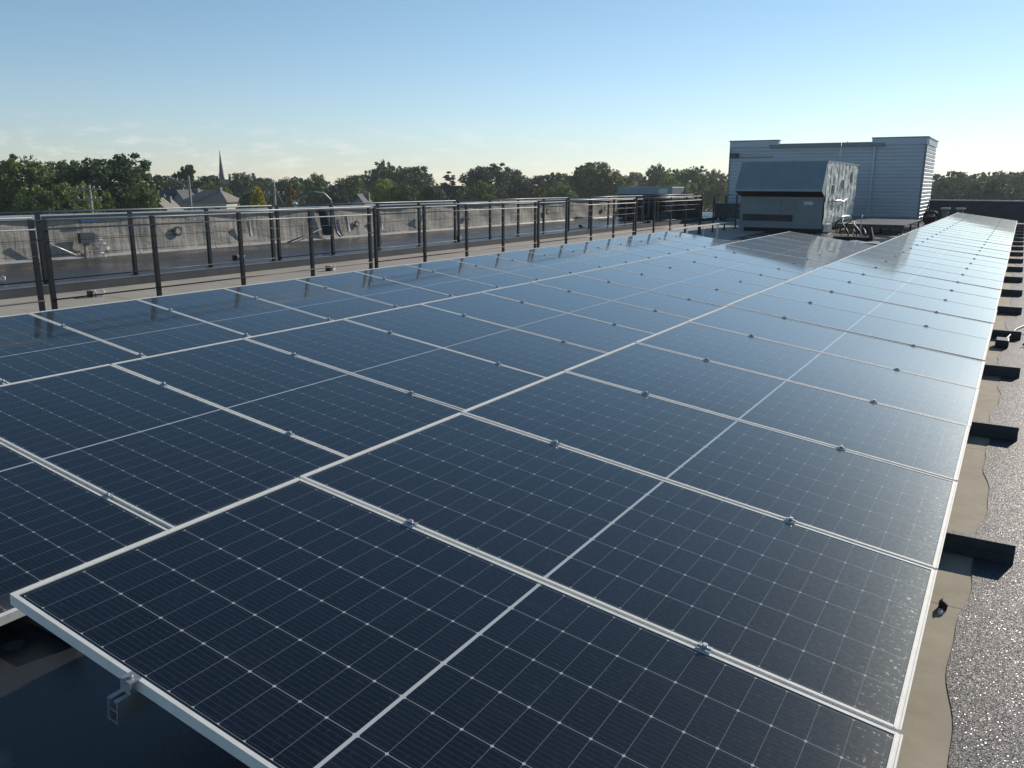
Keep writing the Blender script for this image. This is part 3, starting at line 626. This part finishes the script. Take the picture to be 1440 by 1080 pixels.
# ---------------------------------------------------------------- trees
def leaf_mat():
    m, t, b = newmat('foliage'); oi = N(t, 'ShaderNodeObjectInfo'); at = N(t, 'ShaderNodeAttribute', attribute_name='tone')
    hs_ = N(t, 'ShaderNodeHueSaturation'); t.links.new(oi.outputs['Color'], hs_.inputs['Color'])
    t.links.new(math_(t, 'ADD', math_(t, 'MULTIPLY', at.outputs['Fac'], 1.25), .4), hs_.inputs['Value'])
    t.links.new(math_(t, 'ADD', math_(t, 'MULTIPLY', at.outputs['Fac'], -.05), .525), hs_.inputs['Hue'])
    t.links.new(hs_.outputs[0], b.inputs['Base Color']); b.inputs['Roughness'].default_value = .55
    tr = N(t, 'ShaderNodeBsdfTranslucent'); t.links.new(hs_.outputs[0], tr.inputs[0])
    mx = N(t, 'ShaderNodeMixShader'); mx.inputs[0].default_value = .3; t.links.new(b.outputs[0], mx.inputs[1]); t.links.new(tr.outputs[0], mx.inputs[2])
    t.links.new(mx.outputs[0], t.nodes['Material Output'].inputs[0]); return m
M['leaf'] = leaf_mat(); M['bark'] = simple('bark', (.05,.04,.03), (.10,.08,.06), 3, .9)
def leaf_cloud(name, lobes, n, size, rng):
    v = []; f = []; tone = []
    tot = sum(l[3]*l[4]*l[5] for l in lobes)
    for (cx, cy, cz, a, b_, c_) in lobes:
        k = int(n*a*b_*c_/tot)
        # sub-clumps over the lobe surface
        subs = []
        for _ in range(max(10, k//45)):
            d = Vector((rng.gauss(0,1), rng.gauss(0,1), rng.gauss(0,1))).normalized(); rr = rng.uniform(.62, 1.06)
            subs.append((cx+d.x*a*rr, cy+d.y*b_*rr, cz+d.z*c_*rr, rng.uniform(.16,.34)*min(a,c_), rng.random()))
        for _ in range(k):
            s_ = rng.choice(subs); d = Vector((rng.gauss(0,1), rng.gauss(0,1), rng.gauss(0,1))).normalized()*s_[3]*rng.random()**.4
            p = Vector((s_[0]+d.x, s_[1]+d.y, s_[2]+d.z*.8))
            nn = Vector((rng.gauss(0,1), rng.gauss(0,1), rng.gauss(0,.8)+.5)).normalized(); a1 = nn.orthogonal().normalized(); a2 = nn.cross(a1); sz = size*rng.uniform(.6,1.4)
            i0 = len(v); th = rng.random()*6.28; e1 = (a1*math.cos(th)+a2*math.sin(th))*sz; e2 = nn.cross(e1)*.62
            v += [tuple(p+e1), tuple(p+e2), tuple(p-e1), tuple(p-e2)]; f.append((i0,i0+1,i0+2,i0+3)); tone.append(min(1, max(0, s_[4]*.7+rng.random()*.3)))
    me = bpy.data.meshes.new(name); me.from_pydata(v, [], f)
    at = me.attributes.new('tone', 'FLOAT', 'FACE'); at.data.foreach_set('value', tone); me.materials.append(M['leaf']); me.update(); return me
def tree_lobes(kind, rng):
    if kind == 'round': base = [(0,0,8.8,3.6,3.6,3.4)]; k = 9; rad = 3.0; zc = 8.8; zr = 3.0
    elif kind == 'tall': base = [(0,0,8.5,2.3,2.3,4.4)]; k = 8; rad = 1.9; zc = 8.6; zr = 3.8
    elif kind == 'wide': base = [(0,0,7.6,4.8,4.4,2.9)]; k = 11; rad = 4.3; zc = 7.8; zr = 2.5
    elif kind == 'cone': base = [(0,0,5,2.6,2.6,3),(0,0,8.5,1.8,1.8,3),(0,0,11.2,1.0,1.0,2.2)]; k = 3; rad = 1.6; zc = 6; zr = 3
    else: base = [(-1.2,0,10.4,1.9,1.8,1.5),(1.6,.3,9.0,1.7,1.6,1.6),(-.2,.3,7.2,2.6,2.2,1.5)]; k = 5; rad = 2.4; zc = 8; zr = 2.4
    for _ in range(k):
        th = rng.random()*6.28; ph_ = rng.uniform(-.7, 1.2); s_ = rng.uniform(.32,.55)*base[0][3]
        base.append((rad*math.cos(th)*math.cos(ph_), rad*math.sin(th)*math.cos(ph_), zc+zr*math.sin(ph_), s_, s_, s_*.85))
    return base
KINDS = {}
for i, kd in enumerate(('round','tall','wide','cone','open')):
    for vv in range(2):
        rng = random.Random(100+i*7+vv)
        lb = tree_lobes(kd, rng); crown = leaf_cloud('crown', lb, 16000 if kd != 'wide' else 18000, .185, rng)
        tm = MB(); tm.tube([(0,0,-.3),(.05,.05,2.5),(0,.1,5),(.1,0,8.5)], [.42,.32,.26,.10], 8)
        for k in range(7):
            l = lb[k % len(lb)]; z0 = rng.uniform(3, 6.5); tm.tube([(0,0,z0), ((l[0])*.5, l[1]*.5, (z0+l[2])/2+.3), (l[0], l[1], l[2])], [.16,.10,.04], 6)
        KINDS[kd, vv] = (crown, tm.mesh('trunk', M['bark']))
def from_cam(px, D):        # ground point in the bearing of a picture column at horizontal distance D
    d = fw + rt*((px-720)/1150.29) - up*((258.5-540)/1150.29); h = math.hypot(d.x, d.y)
    return CAM.x+d.x*D/h, CAM.y+d.y*D/h
def zat(py, D, px=720):     # approx height seen at picture row py at horizontal distance D
    d = fw + rt*((px-720)/1150.29) - up*((py-540)/1150.29); return CAM.z + d.z*D/math.hypot(d.x, d.y)
G1=(.12,.175,.055); G2=(.085,.135,.055); G3=(.16,.21,.06); G4=(.062,.105,.055); YL=(.48,.40,.03); OR=(.30,.18,.03); LG=(.24,.29,.06)
rt_ = random.Random(77)
def tree(px, top, wpx, D, kd, c, label, group=None, var=None):
    x, y = from_cam(px, D); zt = zat(top, D, px); H = zt+10
    Wd = 1.14*wpx*D/1150.29; h0 = {'round':12.6,'tall':13.2,'wide':11.0,'cone':13.6,'open':12.2}[kd]; w0 = {'round':8.8,'tall':5.6,'wide':11.5,'cone':5.6,'open':7.6}[kd]
    o = empty('tree' if kd != 'cone' else 'conifer_tree', (x, y, -10), label, 'tree', group, rt_.random()*6.28)
    s = (Wd/w0, Wd/w0, H/h0); crown, trunk = KINDS[kd, rt_.randint(0,1) if var is None else var]
    for nme, me in (('crown', crown), ('trunk', trunk)):
        q = bpy.data.objects.new(nme, me); col.objects.link(q); q.parent = o; q.scale = s
        j = .88+.24*rt_.random(); q.color = (c[0]*j, c[1]*j, c[2]*j, 1)
TR = [
 (28,218,88,122,'round',G3,'big sunlit yellowish green tree at the left edge of the photo'),
 (-35,226,90,128,'round',G1,'green tree cut by the left edge of the photo'),
 (82,226,70,132,'round',G1,'mid green tree between the sunlit tree and the big dark tree'),
 (152,215,112,118,'round',G2,'biggest dark tree, behind the utility pole with two crossarms'),
 (60,268,80,105,'wide',G3,'low bright green bushy tree below the sunlit tree at left'),
 (118,272,60,108,'wide',LG,'low pale green tree left of the utility pole with two crossarms'),
 (196,268,46,110,'wide',G3,'low tree at the right foot of the biggest dark tree'),
 (230,246,56,180,'round',G4,'dark rounded tree left of the tree with a flat high tuft'),
 (259,228,30,185,'open',G4,'tall thin tree with a flat dark tuft above the blue roof'),
 (290,247,52,190,'round',G4,'dark tree between the high tufted tree and the church spire'),
 (300,266,40,150,'wide',G3,'low light green tree left of the church tower'),
 (344,248,46,230,'wide',G2,'far dark tree just right of the church spire'),
 (372,250,44,240,'round',G2,'far tree behind the pole with a triangular brace'),
 (361,264,20,120,'tall',YL,'small bright yellow tree right of the church'),
 (345,270,24,126,'round',G2,'small dark green tree left of the yellow tree'),
 (404,248,44,200,'round',G1,'green tree behind the small orange tinted tree'),
 (410,258,24,130,'cone',OR,'small orange tinted tree left of the grey hose'),
 (437,252,50,210,'wide',G1,'mid green tree above the grey hose'),
 (474,254,56,160,'cone',G4,'dark conical tree right of the grey hose'),
 (500,246,60,215,'round',G1,'green tree behind the dark conical tree'),
 (546,236,56,205,'wide',G2,'dark spreading tree above the bright lime tree'),
 (580,234,60,200,'round',G2,'dark domed tree right of the bright lime tree'),
 (541,252,46,150,'round',LG,'bright lime green tree in the middle distance'),
 (508,264,34,145,'round',G3,'low yellow green tree behind the small gable roof'),
 (574,264,44,148,'wide',G1,'low green tree right of the bright lime tree'),
 (632,241,54,190,'cone',G4,'bluish dark pointed tree left of the broad dark treetop'),
 (610,262,40,150,'round',G4,'low dark tree below the bluish pointed tree'),
 (684,229,70,190,'round',G4,'broad dark domed tree in the middle of the skyline'),
 (722,238,44,195,'round',G4,'dark tree leaning on the right of the broad domed tree'),
 (672,264,52,150,'wide',G3,'low bushy green tree below the broad domed tree'),
 (760,246,56,200,'round',G4,'dark tree left of the feathery topped tree'),
 (790,243,46,210,'round',G2,'dark tree beside the feathery topped tree on its left'),
 (838,228,72,185,'round',G1,'large feathery topped tree left of the bluish cabinet'),
 (872,242,44,190,'round',G3,'olive tree right of the feathery topped tree'),
 (780,266,60,155,'wide',G3,'low olive bush tree below the skyline trees'),
 (895,242,30,280,'round',G2,'small distant tree above the bluish cabinet'),
 (932,240,52,220,'wide',G1,'rounded olive green tree above the bluish cabinet'),
 (970,233,50,205,'round',G1,'green tree with a peaked top left of the tall metal building'),
 (1005,247,46,210,'wide',G3,'low olive tree touching the tall metal building on its left'),
 (950,258,60,170,'wide',G3,'low olive hedge like tree below the peaked tree'),
 (1045,246,50,220,'round',G1,'tree mostly hidden behind the tall metal building'),
 (1322,242,40,230,'open',G1,'thin crowned tree right of the tall metal building'),
 (1348,241,44,235,'round',G2,'grey green tree beside the thin crowned tree at right'),
 (1382,247,48,230,'wide',G2,'low spreading tree in the right skyline'),
 (1414,242,46,225,'round',G1,'olive tree near the right edge of the photo'),
 (1446,236,48,220,'round',G1,'tallest tree at the right edge of the photo'),
 (1395,262,70,160,'wide',G4,'dark rounded tree behind the parapet coping at right'),
 (1332,264,50,165,'wide',G4,'dark low tree behind the parapet right of the penthouse'),
]
for a in TR: tree(*a, group='trees beyond the roof')
# the far wood beyond, one mass
rng = random.Random(5); lobes = []
for k in range(190):
    px = -900+k*14; D = rng.uniform(290, 390); x, y = from_cam(px, D) if px < 1700 else from_cam(1700, D)
    h = rng.uniform(8, 12.2)*D/330
    lobes.append((x, y, -10+h*.55, rng.uniform(6,11), rng.uniform(6,11), h*.5))
me = leaf_cloud('distant_woods', lobes, 60000, .85, rng); dw = bpy.data.objects.new('distant_woods', me); col.objects.link(dw); dw.color = (.05,.07,.03,1)
tag(dw, 'continuous band of far off dark green woods along the horizon', 'woods', kind='stuff')

# ---------------------------------------------------------------- houses, church, poles
M['slate'] = simple('dark_roof_shingles', (.07,.08,.09), (.12,.13,.14), 2, .8)
M['blueroof'] = simple('blue_roof', (.02,.04,.085), (.03,.055,.11), 2, .6)
M['tanroof'] = simple('brown_grey_shingles', (.22,.20,.175), (.30,.275,.24), 2, .85)
M['housewhite'] = simple('white_clapboard', (.55,.55,.52), (.68,.67,.64), 2, .6, sc3=(.2,.2,8))
M['housetan'] = simple('tan_clapboard', (.32,.28,.22), (.42,.37,.30), 2, .7, sc3=(.2,.2,8))
M['stone'] = simple('grey_church_stone', (.17,.17,.165), (.28,.27,.26), 1.5, .85)
M['pane'] = simple('dark_window_glass', (.02,.025,.03), (.04,.05,.06), 2, .15)
M['wood'] = simple('weathered_pole_wood', (.26,.24,.21), (.38,.36,.32), 2, .85)
def house(px, D, rz, wx, wy, he, hr, wallm, roofm, label, hip=False, name='house'):
    x, y = from_cam(px, D); o = empty(name, (x, y, -10), label, 'house', None, rz)
    m_ = MB(); m_.box(-wx, wx, -wy, wy, 0, he)
    if not hip: m_.prism([(-wy, he),(wy, he),(0, he+hr-.05)], -wx+.001, wx-.001, axis='x')
    m_.build('wall', wallm, o)
    m_ = MB(); e = .4; i0 = wx*.45 if hip else -.0
    rx = wx-i0 if hip else wx+e
    if hip:
        A_ = [(-wx-e,-wy-e,he),(wx+e,-wy-e,he),(wx+e,wy+e,he),(-wx-e,wy+e,he)]; B_ = [(-rx+wx*.2,0,he+hr),(rx-wx*.2,0,he+hr)]
        m_.quad(A_[0],A_[1],B_[1],B_[0]); m_.quad(A_[2],A_[3],B_[0],B_[1]); m_.quad(A_[1],A_[2],B_[1]); m_.quad(A_[3],A_[0],B_[0]); m_.quad(A_[3],A_[2],A_[1],A_[0])
    else:
        for sg in (-1, 1):
            q0 = (wy+e)*sg; zz = he-hr*e/wy
            m_.prism([(q0, zz),(q0, zz+.2),(0, he+hr+.2),(0, he+hr)], -wx-e, wx+e, axis='x')
    rf = m_.build('roof', roofm, o)
    m_ = MB(); m_.box(wx*.3, wx*.3+.6, -.8, -.2, he+hr*.4, he+hr+.35); m_.build('chimney', M['stone'], rf)
    for zz in (1.0, he-2.0):
        for k in range(3):
            xx = -wx*.6+wx*.6*k
            f_ = MB(); f_.box(xx-.55, xx+.55, -wy-.06, -wy-.002, zz, zz+1.4); ff = f_.build('window', M['housewhite'], o)
            f_ = MB(); f_.box(xx-.42, xx+.42, -wy-.075, -wy-.061, zz+.13, zz+1.27); f_.build('pane', M['pane'], ff)
            if wy > 2:
                yy = -wy*.6+wy*.6*k
                f_ = MB(); f_.box(-wx-.06, -wx-.002, yy-.45, yy+.45, zz, zz+1.4) ; ff = f_.build('window', M['housewhite'], o)
                f_ = MB(); f_.box(-wx-.075, -wx-.061, yy-.33, yy+.33, zz+.13, zz+1.27); f_.build('pane', M['pane'], ff)
    return o
house(247, 142, YAW+.1, 2.3, 3.2, 8.5, 1.9, M['housetan'], M['blueroof'], 'house with a dark blue roof between the trees left of the church')
house(266, 138, YAW+1.35, 3.0, 1.1, 8.9, 1.5, M['housewhite'], M['slate'], 'white gabled house with a dark roof right of the blue roofed one')
house(298, 130, YAW-.1, 3.3, 3.0, 8.9, 1.75, M['housewhite'], M['tanroof'], 'house with a brown hipped roof in front of the church', hip=True)
house(226, 120, YAW+1.57+.1, 3.0, 1.3, 8.2, 1.3, M['housetan'], M['tanroof'], 'small tan gabled house at the foot of the biggest dark tree')
house(508, 112, YAW+1.57, 3.0, 1.1, 8.6, 1.5, M['unit'], M['slate'], 'grey steep gable roof peeking over the wall near the middle posts')
house(485, 200, YAW, 3, 3, 6.6, 1.6, M['housewhite'], M['slate'], 'small white house under the trees right of the grey hose')
house(340, 150, YAW+.2, 2.2, 2.5, 8.0, .9, M['housewhite'], M['slate'], 'small white walled house right of the church tower')
house(1352, 150, YAW-.3, 4, 3, 6.0, 2.0, M['housewhite'], M['slate'], 'small gabled house behind the right parapet')
house(1440, 140, YAW-.5, 5, 4, 6.2, 3.0, M['unit'], M['slate'], 'grey roofed house at the right edge behind the parapet')
x, y = from_cam(317, 262); ch = empty('church', (x, y, -10), 'grey stone church with a tall thin spire on the left skyline', 'church', None, YAW+.2)
m_ = MB(); m_.box(-1.5, 1.5, -1.5, 1.5, 0, 12.6)
for a in (-1.5, 1.2):
    for b_ in (-1.5, 1.2): m_.box(a, a+.3, b_, b_+.3, 12.601, 14.2)
m_.build('tower', M['stone'], ch)
m_ = MB(); z0 = 12.6; cx_ = -.9
m_.tube([(cx_,0,z0),(cx_,0,z0+1.5),(cx_,0,20.9)], [.85,.65,.03], 8); m_.build('spire', M['slate'], ch)
m_ = MB(); m_.prism([(-4,0),(4,0),(4,5.5),(0,10.2),(-4,5.5)], 1.501, 14, axis='y'); m_.build('nave', M['stone'], ch)
m_ = MB(); m_.prism([(-4.4,5.3),(0,10.5),(0,10.25),(-4.4,5.05)], 1.6, 14.3); m_.prism([(4.4,5.3),(4.4,5.05),(0,10.25),(0,10.5)], 1.6, 14.3); m_.build('roof', M['slate'], ch)
for zz in (4.5, 8.6):
    m_ = MB(); m_.box(-.45, .45, -1.56, -1.502, zz, zz+2.4); m_.build('window', M['pane'], ch)
def pole(px, D, top, arms, label, aw=1.15):
    x, y = from_cam(px, D); zt = zat(top, D, px)+10; o = empty('utility_pole', (x, y, -10), label, 'utility pole', 'utility poles beyond the wall', YAW)
    m_ = MB(); m_.tube([(0,0,0),(0,0,zt)], [.2,.13], 8); m_.build('mast', M['wood'], o)
    for ay in arms:
        za = zat(ay, D, px)+10; m_ = MB(); m_.box(-aw, aw, -.24, -.14, za-.07, za+.07); m_.build('crossarm', M['wood'], o)
        for k in (-.9, -.45, .45, .9):
            m_ = MB(); m_.tube([(k*aw,-.19,za+.071),(k*aw,-.19,za+.20),(k*aw,-.19,za+.3)], [.05,.07,.04], 6); m_.build('insulator', M['coping'], o)
pole(125, 88, 260, (266, 281), 'pale utility pole with two crossarms before the biggest dark tree')
pole(266, 110, 247, (255,), 'utility pole with one crossarm before the high tufted tree', 1.5)
pole(385, 96, 256, (273,), 'thin utility pole with a triangular brace near the yellow tree')
o_ = [q for q in col.objects if q.name.startswith('utility_pole')][-1]
m_ = MB(); zb = zat(291, 96, 385)+10; za = zat(273, 96, 385)+10
for sg in (-1, 1): m_.tube([(sg*1.1,-.19,zb),(0,-.19,za+1.0)], .04, 5)
m_.build('brace', M['wood'], o_)

# the morning air: far trees fade a little into it
hz_ = MB(); hz_.box(-560, 420, -40, 640, -11, 30); ho = hz_.build('haze', None)
hm = bpy.data.materials.new('thin_haze'); hm.use_nodes = True; ht = hm.node_tree; ht.nodes.remove(ht.nodes['Principled BSDF'])
pv = N(ht, 'ShaderNodeVolumePrincipled'); pv.inputs['Density'].default_value = .00035; pv.inputs['Color'].default_value = (.84, .90, .95, 1); pv.inputs['Anisotropy'].default_value = .35
ht.links.new(pv.outputs[0], ht.nodes['Material Output'].inputs['Volume']); ho.data.materials.append(hm); tag(ho, kind='stuff', label='thin pale morning haze over the roofs and trees')
